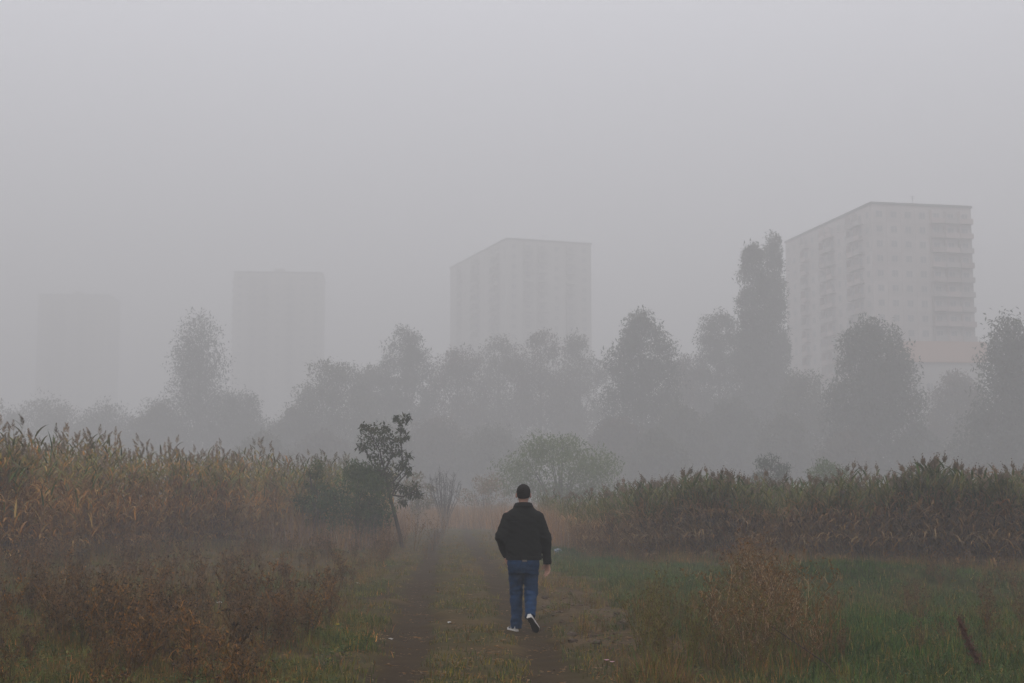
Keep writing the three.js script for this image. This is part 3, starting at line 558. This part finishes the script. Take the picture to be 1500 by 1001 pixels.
// ---------------------------------------------------------------- the walking man
function surfaceNets(f, lo, hi, cell, colour) {              // meshes the zero level of a distance field
  const nx = Math.ceil((hi[0] - lo[0]) / cell) + 1, ny = Math.ceil((hi[1] - lo[1]) / cell) + 1, nz = Math.ceil((hi[2] - lo[2]) / cell) + 1;
  const F = new Float32Array(nx * ny * nz), I = (i, j, k) => (k * ny + j) * nx + i;
  for (let k = 0; k < nz; k++) for (let j = 0; j < ny; j++) for (let i = 0; i < nx; i++) F[I(i, j, k)] = f(lo[0] + i * cell, lo[1] + j * cell, lo[2] + k * cell);
  const id = new Int32Array(nx * ny * nz).fill(-1), P = [], N = [], C = [], T = [];
  for (let k = 0; k + 1 < nz; k++) for (let j = 0; j + 1 < ny; j++) for (let i = 0; i + 1 < nx; i++) {
    let sx = 0, sy = 0, sz = 0, n = 0, neg = 0; const c = [];
    for (let q = 0; q < 8; q++) { c[q] = F[I(i + (q & 1), j + ((q >> 1) & 1), k + (q >> 2))]; if (c[q] < 0) neg++; }
    if (neg === 0 || neg === 8) continue;
    for (const [a, b] of EDGES) if ((c[a] < 0) !== (c[b] < 0)) { const t = c[a] / (c[a] - c[b]); sx += lerp(a & 1, b & 1, t); sy += lerp((a >> 1) & 1, (b >> 1) & 1, t); sz += lerp(a >> 2, b >> 2, t); n++; }
    const x = lo[0] + (i + sx / n) * cell, y = lo[1] + (j + sy / n) * cell, z = lo[2] + (k + sz / n) * cell, e = cell * 0.5;
    id[I(i, j, k)] = P.length / 3; P.push(x, y, z);
    const g = V(f(x + e, y, z) - f(x - e, y, z), f(x, y + e, z) - f(x, y - e, z), f(x, y, z + e) - f(x, y, z - e)).normalize(); N.push(g.x, g.y, g.z);
    C.push(...colour(x, y, z));
  }
  const quad = (a, b, c, d, flip) => { if (a < 0 || b < 0 || c < 0 || d < 0) return; if (flip) T.push(a, c, b, a, d, c); else T.push(a, b, c, a, c, d); };
  for (let k = 1; k + 1 < nz; k++) for (let j = 1; j + 1 < ny; j++) for (let i = 1; i + 1 < nx; i++) {
    const a = F[I(i, j, k)] < 0;
    if (a !== F[I(i + 1, j, k)] < 0) quad(id[I(i, j - 1, k - 1)], id[I(i, j, k - 1)], id[I(i, j, k)], id[I(i, j - 1, k)], !a);
    if (a !== F[I(i, j + 1, k)] < 0) quad(id[I(i - 1, j, k - 1)], id[I(i - 1, j, k)], id[I(i, j, k)], id[I(i, j, k - 1)], !a);
    if (a !== F[I(i, j, k + 1)] < 0) quad(id[I(i - 1, j - 1, k)], id[I(i, j - 1, k)], id[I(i, j, k)], id[I(i - 1, j, k)], !a);
  }
  const g = new THREE.BufferGeometry();
  g.setAttribute('position', new THREE.Float32BufferAttribute(P, 3)); g.setAttribute('normal', new THREE.Float32BufferAttribute(N, 3)); g.setAttribute('color', new THREE.Float32BufferAttribute(C, 3)); g.setIndex(T);
  return g;
}
const EDGES = [[0, 1], [2, 3], [4, 5], [6, 7], [0, 2], [1, 3], [4, 6], [5, 7], [0, 4], [1, 5], [2, 6], [3, 7]];
const smin = (a, b, k) => { const h = clamp(0.5 + 0.5 * (b - a) / k); return lerp(b, a, h) - k * h * (1 - h); };
const cap = (x, y, z, a, b, r0, r1) => { const bx = b[0] - a[0], by = b[1] - a[1], bz = b[2] - a[2], px = x - a[0], py = y - a[1], pz = z - a[2], t = clamp((px * bx + py * by + pz * bz) / (bx * bx + by * by + bz * bz)); return Math.hypot(px - bx * t, py - by * t, pz - bz * t) - lerp(r0, r1, t); };
const ell = (x, y, z, c, r) => { const a = (x - c[0]) / r[0], b = (y - c[1]) / r[1], d = (z - c[2]) / r[2], k = Math.hypot(a, b, d); return (k - 1) * Math.min(r[0], r[1], r[2]); };
{
  const D = 17.5, root = onGround(766, D, 922); root.y = G(root.x - 0.07, D) - 0.005;
  const man = base('person', root);
  const J = { lh: [-0.085, 0.90, 0.0], lk: [-0.082, 0.49, -0.05], la: [-0.075, 0.085, 0.0], rh: [0.095, 0.90, 0.01], rk: [0.100, 0.485, 0.0], ra: [0.085, 0.225, 0.29], ls: [-0.185, 1.40, 0.0], le: [-0.268, 1.14, 0.05], lw: [-0.205, 0.93, -0.09], rs: [0.20, 1.40, 0.0], re: [0.280, 1.13, 0.035], rw: [0.298, 0.845, -0.02], lt: [-0.095, 0.03, -0.19], rt: [0.155, 0.045, 0.19] };
  const rowsAt = rows => { const cols = [1, 2, 3, 4].map(k => rows.map(q => [q[0], q[k]])); return (x, y, z) => { const rx = curve(cols[0], y), rz = curve(cols[1], y), cx = curve(cols[2], y), cz = curve(cols[3], y), k = Math.hypot((x - cx) / rx, (z - cz) / rz); return Math.max((k - 1) * Math.min(rx, rz), rows[0][0] - y, y - rows[rows.length - 1][0]); }; };
  // body (continuous, mostly under the clothes)
  const chest = rowsAt([[0.84, 0.15, 0.10, 0.005, 0], [1.0, 0.15, 0.095, 0.005, 0], [1.2, 0.165, 0.10, 0.007, 0], [1.36, 0.17, 0.095, 0.007, 0], [1.45, 0.11, 0.07, 0.007, 0]]);
  const bodyF = (x, y, z) => {
    let d = chest(x, y, z);
    d = smin(d, cap(x, y, z, [0.007, 1.40, 0], [0.007, 1.56, -0.01], 0.058, 0.054), 0.03);
    d = smin(d, cap(x, y, z, J.ls, J.le, 0.055, 0.042), 0.03); d = smin(d, cap(x, y, z, J.le, J.lw, 0.042, 0.028), 0.02);
    d = smin(d, cap(x, y, z, J.rs, J.re, 0.055, 0.042), 0.03); d = smin(d, cap(x, y, z, J.re, J.rw, 0.042, 0.029), 0.02);
    d = smin(d, cap(x, y, z, J.lh, J.lk, 0.075, 0.05), 0.03); d = smin(d, cap(x, y, z, J.lk, J.la, 0.05, 0.035), 0.02);
    d = smin(d, cap(x, y, z, J.rh, J.rk, 0.075, 0.05), 0.03); d = smin(d, cap(x, y, z, J.rk, J.ra, 0.05, 0.035), 0.02);
    d = smin(d, cap(x, y, z, J.la, J.lt, 0.03, 0.02), 0.02); d = smin(d, cap(x, y, z, J.ra, J.rt, 0.03, 0.02), 0.02);
    return d;
  };
  const skin = () => [0.36, 0.205, 0.15];
  // head: skull, jaw, nose, ears, lips; he looks away from the camera (-z)
  const hx = 0.008, hy = 1.655, hz = -0.02;
  const headF = (x, y, z) => {
    let d = ell(x, y, z, [hx, hy + 0.02, hz + 0.005], [0.077, 0.098, 0.098]);
    d = smin(d, ell(x, y, z, [hx, hy - 0.045, hz - 0.03], [0.062, 0.075, 0.068]), 0.03);
    d = smin(d, cap(x, y, z, [hx, hy - 0.01, hz - 0.095], [hx, hy - 0.035, hz - 0.112], 0.009, 0.014), 0.012);
    d = smin(d, cap(x, y, z, [hx - 0.02, hy - 0.068, hz - 0.088], [hx + 0.02, hy - 0.068, hz - 0.088], 0.007, 0.007), 0.01);
    for (const s of [-1, 1]) { d = smin(d, ell(x, y, z, [hx + s * 0.085, hy - 0.008, hz + 0.012], [0.014, 0.032, 0.019]), 0.008); d = Math.max(d, -ell(x, y, z, [hx + s * 0.03, hy + 0.005, hz - 0.1], [0.018, 0.011, 0.014])); d = Math.min(d, ell(x, y, z, [hx + s * 0.03, hy + 0.005, hz - 0.085], [0.012, 0.012, 0.012])); }
    return smin(d, cap(x, y, z, [0.007, 1.44, 0.005], [0.007, 1.60, 0.0], 0.060, 0.054), 0.02);
  };
  // right hand, hanging half open: palm and five fingers
  const W = J.rw, fingers = [];
  for (let k = 0; k < 4; k++) { const z0 = W[2] - 0.030 + k * 0.02, ln = [0.038, 0.043, 0.040, 0.031][k], kx = W[0] + 0.004, ky = W[1] - 0.098 + Math.abs(k - 1.2) * 0.004; fingers.push([[kx, ky, z0], [kx - 0.006, ky - ln, z0 + 0.002], [kx - 0.024, ky - ln * 1.65, z0 + 0.004], [kx - 0.042, ky - ln * 1.9, z0 + 0.005]]); }
  const handF = (x0, y, z0) => {
    const ca = Math.cos(0.9), sa = Math.sin(0.9), x = W[0] + (x0 - W[0]) * ca - (z0 - W[2]) * sa, z = W[2] + (x0 - W[0]) * sa + (z0 - W[2]) * ca;
    let d = cap(x, y, z, [W[0], W[1] + 0.03, W[2]], [W[0], W[1] - 0.02, W[2]], 0.029, 0.025);
    fingers.forEach((f, k) => { d = smin(d, cap(x, y, z, [W[0], W[1] - 0.01, W[2] - 0.012 + k * 0.009], f[0], 0.016, 0.013), 0.012); let g = cap(x, y, z, f[0], f[1], 0.0105, 0.0095); g = Math.min(g, cap(x, y, z, f[1], f[2], 0.0095, 0.0088)); g = Math.min(g, cap(x, y, z, f[2], f[3], 0.0088, 0.0075)); d = smin(d, g, 0.005); });
    const t0 = [W[0] - 0.008, W[1] - 0.03, W[2] - 0.024], t1 = [W[0] - 0.018, W[1] - 0.066, W[2] - 0.05], t2 = [W[0] - 0.026, W[1] - 0.095, W[2] - 0.052];
    return smin(d, smin(cap(x, y, z, t0, t1, 0.016, 0.0115), cap(x, y, z, t1, t2, 0.0115, 0.009), 0.005), 0.01);
  };
  const L = J.lw, lHandF = (x, y, z) => { let d = cap(x, y, z, [L[0], L[1], L[2]], [L[0] + 0.02, L[1] - 0.09, L[2] + 0.0], 0.027, 0.034); for (let k = 0; k < 4; k++) d = smin(d, cap(x, y, z, [L[0] + 0.012 + k * 0.012, L[1] - 0.08, L[2] - 0.02 + k * 0.015], [L[0] + 0.02 + k * 0.013, L[1] - 0.155 + Math.abs(k - 1) * 0.008, L[2] - 0.01 + k * 0.017], 0.0105, 0.008), 0.004); return smin(d, cap(x, y, z, [L[0] + 0.03, L[1] - 0.04, L[2] - 0.01], [L[0] + 0.055, L[1] - 0.09, L[2] - 0.03], 0.014, 0.009), 0.01); };
  const skinMat = new THREE.MeshStandardMaterial({ vertexColors: true, roughness: 0.55 });
  const body = mergeGeometries([surfaceNets(bodyF, [-0.42, -0.02, -0.30], [0.42, 1.62, 0.42], 0.013, skin), surfaceNets(headF, [-0.11, 1.42, -0.17], [0.13, 1.80, 0.12], 0.005, skin), surfaceNets(handF, [W[0] - 0.1, W[1] - 0.22, W[2] - 0.1], [W[0] + 0.07, W[1] + 0.07, W[2] + 0.08], 0.0035, skin), surfaceNets(lHandF, [L[0] - 0.06, L[1] - 0.2, L[2] - 0.09], [L[0] + 0.12, L[1] + 0.05, L[2] + 0.09], 0.0035, skin)]);
  part('body', body, skinMat, man);
  // hair: short crop
  const hairF = (x, y, z) => {
    const w = n3(x * 90, y * 60, z * 90) * 0.0035 + n3(x * 260, y * 120, z * 260) * 0.0015;
    let d = ell(x, y, z, [hx, hy + 0.034, hz + 0.010], [0.086, 0.098, 0.104]) + w;
    d = smin(d, ell(x, y, z, [hx, hy - 0.01, hz + 0.045], [0.072, 0.055, 0.06]) + w, 0.02);
    const line = 1.70 - sstep(-0.08, 0.02, z - hz) * 0.085;                               // hairline: brow in front, nape behind
    return Math.max(d, line - y - 0.010 * Math.cos(x * 25));
  };
  part('hair', surfaceNets(hairF, [-0.12, 1.55, -0.17], [0.13, 1.82, 0.14], 0.005, (x, y, z) => { const k = 0.85 + 0.4 * Math.abs(n3(x * 160, y * 40, z * 160)); return [0.010 * k, 0.0075 * k, 0.006 * k]; }), new THREE.MeshPhysicalMaterial({ vertexColors: true, roughness: 0.8, specularIntensity: 0.2 }), man);
  // jacket
  const torso = rowsAt([[0.885, 0.198, 0.132, 0.012, 0.0], [0.93, 0.212, 0.142, 0.012, 0.0], [0.98, 0.222, 0.150, 0.012, 0.004], [1.12, 0.220, 0.148, 0.010, 0.006], [1.26, 0.222, 0.146, 0.010, 0.008], [1.36, 0.218, 0.135, 0.008, 0.01], [1.42, 0.185, 0.118, 0.008, 0.01], [1.47, 0.15, 0.102, 0.008, 0.008], [1.505, 0.115, 0.092, 0.007, 0.004], [1.54, 0.092, 0.082, 0.007, 0.0]]);
  const jacketF = (x, y, z) => {
    let d = torso(x, y, z) - 0.004;
    d = smin(d, cap(x, y, z, [J.rs[0] - 0.015, J.rs[1] - 0.025, 0.005], J.re, 0.078, 0.066), 0.035); d = smin(d, cap(x, y, z, J.re, [J.rw[0], J.rw[1] - 0.01, J.rw[2]], 0.066, 0.050), 0.02);
    d = smin(d, cap(x, y, z, [J.ls[0] + 0.01, J.ls[1] - 0.025, 0.005], J.le, 0.078, 0.068), 0.035); d = smin(d, cap(x, y, z, J.le, J.lw, 0.068, 0.052), 0.02);
    const cut = Math.max(-(y - 0.825), x > 0.2 || x < -0.16 ? -1 : 0.885 - y); d = Math.max(d, cut);
    const arm = sstep(0.2, 0.25, Math.abs(x)), el = Math.exp(-(((y - 1.13) / 0.12) ** 2));
    d += n3(x * 7, y * 16 + x * 9, z * 7) * 0.011 * (0.55 + 0.6 * Math.max(el * arm, sstep(1.02, 0.92, y))) + n3(x * 17 + 4, y * 26, z * 17) * 0.004;
    d += (Math.sin(y * 95 + x * 14 * Math.sign(x)) * 0.0022) * arm * el;
    return d;
  };
  const nyl = (x, y, z) => { const k = 0.9 + 0.25 * n3(x * 40, y * 40, z * 40); return [0.0065 * k, 0.0068 * k, 0.0064 * k]; };
  const jacketMat = new THREE.MeshPhysicalMaterial({ vertexColors: true, roughness: 0.8, specularIntensity: 0.16 });
  const jacket = part('jacket', surfaceNets(jacketF, [-0.40, 0.78, -0.22], [0.40, 1.57, 0.22], 0.009, nyl), jacketMat, man);
  const ringF = (y0, y1, rx, rz, cx, cz, th, tilt = 0, rib = 0) => (x, y, z) => { const yy = y - z * tilt, fl = rib ? 0 : (y1 - yy) * 0.45, k = Math.hypot((x - cx) / (rx + fl), (z - cz) / (rz + fl)), a = Math.atan2(z - cz, x - cx); return Math.max(Math.abs((k - 1) * Math.min(rx, rz)) - th + Math.sin(a * 90) * rib, y0 - yy, yy - y1); };
  part('collar', surfaceNets(ringF(1.500, 1.553, 0.092, 0.088, 0.007, 0.0, 0.010, 0.16), [-0.13, 1.46, -0.13], [0.14, 1.62, 0.13], 0.006, nyl), jacketMat, jacket);
  part('hem_band', surfaceNets(ringF(0.868, 0.915, 0.205, 0.139, 0.012, 0.0, 0.009, 0, 0.002), [-0.24, 0.84, -0.18], [0.26, 0.94, 0.18], 0.007, nyl), jacketMat, jacket);
  const cuffF = (x, y, z) => Math.max(Math.abs(Math.hypot(x - J.rw[0], (z - J.rw[2])) - 0.044) - 0.006, 0.812 - y, y - 0.85);
  part('cuff', surfaceNets(cuffF, [J.rw[0] - 0.07, 0.79, J.rw[2] - 0.07], [J.rw[0] + 0.07, 0.87, J.rw[2] + 0.07], 0.006, nyl), jacketMat, jacket);
  part('back_yoke_seam', surfaceNets((x, y, z) => Math.max(Math.abs(torso(x, y, z)) - 0.011, Math.abs(y - 1.335 + x * x * 0.35) - 0.0035, -z, Math.abs(x) - 0.165), [-0.2, 1.28, 0], [0.2, 1.36, 0.2], 0.005, nyl), jacketMat, jacket);
  // jeans
  const hips = rowsAt([[0.71, 0.165, 0.115, 0.008, 0.015], [0.82, 0.178, 0.125, 0.008, 0.018], [0.90, 0.178, 0.122, 0.008, 0.012], [0.97, 0.165, 0.11, 0.008, 0.0], [1.0, 0.16, 0.108, 0.008, 0.0]]);
  const legFold = (x, y, z) => n3(x * 11, y * 21, z * 11) * 0.013 * (0.6 + 0.9 * Math.exp(-(((y - 0.14) / 0.12) ** 2)) + 0.7 * Math.exp(-(((y - 0.5) / 0.1) ** 2))) + n3(x * 25, y * 40, z * 25) * 0.0025;
  const jeansF = (x, y, z) => {
    let d = Math.max(hips(x, y, z), -1);
    const a = smin(cap(x, y, z, [J.lh[0], 0.84, 0.005], J.lk, 0.098, 0.079), cap(x, y, z, J.lk, [J.la[0], J.la[1] - 0.02, J.la[2] + 0.0], 0.079, 0.065), 0.03);
    const b = smin(cap(x, y, z, [J.rh[0], 0.84, 0.012], J.rk, 0.098, 0.082), cap(x, y, z, J.rk, [J.ra[0], J.ra[1] - 0.01, J.ra[2] + 0.005], 0.080, 0.062), 0.03);
    const ha = 0.05 - y, nb = [J.ra[0] - J.rk[0], J.ra[1] - J.rk[1], J.ra[2] - J.rk[2]], nl = Math.hypot(...nb), hb = ((x - J.ra[0]) * nb[0] + (y - J.ra[1]) * nb[1] + (z - J.ra[2]) * nb[2]) / nl - 0.022;
    d = smin(d, smin(Math.max(a, ha), Math.max(b, hb), 0.018), 0.04);
    return d + legFold(x, y, z);
  };
  const denim = (x, y, z) => { const k = 0.8 + 0.5 * Math.abs(n3(x * 22, y * 9, z * 22)) + 0.25 * n3(x * 120, y * 60, z * 120); return [0.008 * k, 0.030 * k, 0.075 * k]; };
  const denimMat = new THREE.MeshPhysicalMaterial({ vertexColors: true, roughness: 0.9, specularIntensity: 0.15 });
  const jeans = part('jeans', surfaceNets(jeansF, [-0.26, 0.02, -0.26], [0.28, 1.02, 0.44], 0.010, denim), denimMat, man);
  for (const s of [-1, 1]) part('back_pocket', surfaceNets((x, y, z) => Math.max(Math.abs(hips(x, y, z) + legFold(x, y, z) - 0.003) - 0.005, Math.abs(x - 0.008 - s * 0.083) - 0.058, 0.73 - y + Math.abs(x - 0.008 - s * 0.083) * -0.25 + 0.018, y - 0.865, -z), [-0.17, 0.70, 0.0], [0.18, 0.88, 0.18], 0.006, denim), denimMat, jeans);
  part('waist_label', box(0.055, 0.022, 0.006, 0.02, 0.862, 0.152), new THREE.MeshStandardMaterial({ color: lin(0.12, 0.10, 0.08), roughness: 0.8 }), jeans);
  // shoes, modelled along -z with the sole at y = 0, then set on each foot
  const outline = t => curve([[0, 0.028], [0.12, 0.036], [0.35, 0.034], [0.6, 0.043], [0.78, 0.047], [0.92, 0.036], [1, 0.015]], t);
  const soleF = (y0, y1, grow) => (x, y, z) => { const t = clamp(-z / 0.285), dz = Math.max(z - 0.004 - grow, -z - 0.289 - grow); const sx = Math.abs(x - 0.006 * Math.sin(t * 3.1)) - outline(t) - grow; return Math.max(sx, dz, y0 - y, y - y1 - 0.012 * sstep(0.7, 1, t)); };
  const upperF = (x, y, z) => { const t = clamp(-z / 0.285), hgt = curve([[0, 0.085], [0.2, 0.095], [0.42, 0.085], [0.62, 0.062], [0.82, 0.047], [1, 0.028]], t), w = outline(t) - 0.002, cx = x - 0.006 * Math.sin(t * 3.1); const k = Math.hypot(cx / w, Math.max(0, y - 0.012) / hgt); return Math.max((k - 1) * 0.03, z - 0.002, -z - 0.284, 0.014 - y); };
  const flat = c => () => c, shoeMat = new THREE.MeshStandardMaterial({ vertexColors: true, roughness: 0.75 });
  const B = [[-0.07, -0.01, -0.31], [0.07, 0.12, 0.03]];
  const gOut = surfaceNets(soleF(0.0, 0.010, 0.0), ...B, 0.005, flat([0.012, 0.011, 0.011])), gMid = surfaceNets(soleF(0.0085, 0.030, 0.003), ...B, 0.005, flat([0.46, 0.44, 0.41])), gUp = surfaceNets(upperF, ...B, 0.005, (x, y, z) => (z > -0.055 && y > 0.03 || (Math.abs(z + 0.13) < 0.016 && y < 0.07)) ? [0.36, 0.35, 0.33] : [0.022, 0.024, 0.03]);
  const shoe = (label, place) => { const s = new THREE.Group(); s.name = 'shoe'; s.userData.label = label; man.add(s); part('outsole', gOut, shoeMat, s); part('midsole', gMid, shoeMat, s); part('upper', gUp, shoeMat, s); place(s); };
  shoe('flat planted shoe', s => { s.position.set(-0.082, 0.005, 0.055); s.rotation.y = 0.28; });
  shoe('shoe lifted on its toe with the dark sole showing', s => {
    const heel = V(0.072, 0.195, 0.375), toe = V(0.165, 0.015, 0.185), f = toe.clone().sub(heel).normalize(), zA = f.clone().negate(), up = V(0.05, 0.55, -0.8), xA = new THREE.Vector3().crossVectors(up, zA).normalize(), yA = new THREE.Vector3().crossVectors(zA, xA);
    s.matrix.makeBasis(xA, yA, zA).setPosition(heel); s.matrix.decompose(s.position, s.quaternion, s.scale);
  });
  tag(man, 'man in a black jacket and blue jeans walking away along the track', 'person');
}

// ---------------------------------------------------------------- litter and small things
{
  const paper = new THREE.MeshStandardMaterial({ color: lin(0.55, 0.54, 0.52), roughness: 0.8, side: THREE.DoubleSide });
  const scrap = (px, d, size, label, mat, seed) => {
    const r = rng(seed), g = new THREE.PlaneGeometry(size, size * 0.6, 5, 4).rotateX(-Math.PI / 2), p = g.attributes.position;
    for (let i = 0; i < p.count; i++) p.setXYZ(i, p.getX(i) + (r() - 0.5) * size * 0.12, size * 0.12 + r() * size * 0.28, p.getZ(i) + (r() - 0.5) * size * 0.12);
    g.computeVertexNormals();
    const o = new THREE.Mesh(g, mat); o.name = numbered('paper_scrap'); o.position.copy(onGround(px, d)); o.rotation.y = r() * 6; o.castShadow = true; tag(o, label, 'litter'); scene.add(o);
  };
  scrap(659, 18.1, 0.075, 'crumpled white paper scrap on the turf between the ruts', paper, 1);
  scrap(574, 16.5, 0.06, 'small white paper scrap at the edge of a rut', paper, 2);
  scrap(525, 26.4, 0.10, 'white paper scrap beyond the side track', paper, 3);
  scrap(322, 22, 0.09, 'white paper scrap among the dark dead weeds', paper, 4);
  const bag = new THREE.MeshStandardMaterial({ color: lin(0.13, 0.16, 0.19), roughness: 0.8, side: THREE.DoubleSide });
  const b = new THREE.IcosahedronGeometry(0.085, 3), q = b.attributes.position; for (let i = 0; i < q.count; i++) { const f = 1 + 0.45 * n3(q.getX(i) * 19, q.getY(i) * 19, q.getZ(i) * 19); q.setXYZ(i, q.getX(i) * f * 1.3, q.getY(i) * f * 0.7, q.getZ(i) * f); } b.computeVertexNormals();
  const bm = new THREE.Mesh(b, bag); bm.name = numbered('plastic_bag'); bm.position.copy(onGround(817, 42)).add(V(0, 0.06, 0)); bm.castShadow = true; tag(bm, 'pale blue crumpled plastic bag lying beside the far track', 'bag'); scene.add(bm);
  // small flowers
  const flower = (name, px, d, h, col, label, seed, group) => {
    const r = rng(seed), o = base(name, onGround(px, d)), st = new MB(), pe = new MB();
    st.tube([V(0, -0.01, 0), V(0.01, h * 0.6, 0), V(0.015, h, 0)], [0.003, 0.0025, 0.002], [0.06, 0.08, 0.03], 4);
    for (let k = 0; k < 9; k++) { const a = k / 9 * 6.283; pe.leaf(V(0.015, h, 0), V(Math.cos(a), 0.35, Math.sin(a)).normalize(), V(0, 1, 0), 0.028, 0.018, vary(r, col, 0.1)); }
    part('stem', st.geo(true), plantMat, o); part('petals', pe.geo(), plantMat, o); tag(o, label, 'flower', group);
  };
  flower('pink_flower', 885, 12.5, 0.14, [0.6, 0.38, 0.42], 'pale pink flower at the foot of the yellowing weeds', 1, 'pink flowers'); flower('pink_flower', 893, 12.45, 0.13, [0.6, 0.38, 0.42], 'pale pink flower at the foot of the yellowing weeds', 2, 'pink flowers');
  for (const [px, d, k] of [[155, 13.6, 1], [206, 14.0, 2], [432, 15.4, 3], [494, 15.2, 4], [262, 12.8, 5]]) flower('yellow_flower', px, d, 0.22, [0.55, 0.42, 0.03], 'small yellow flower in the grass on the side track verge', 10 + k, 'yellow flowers');
}
renderer.render(scene, camera);
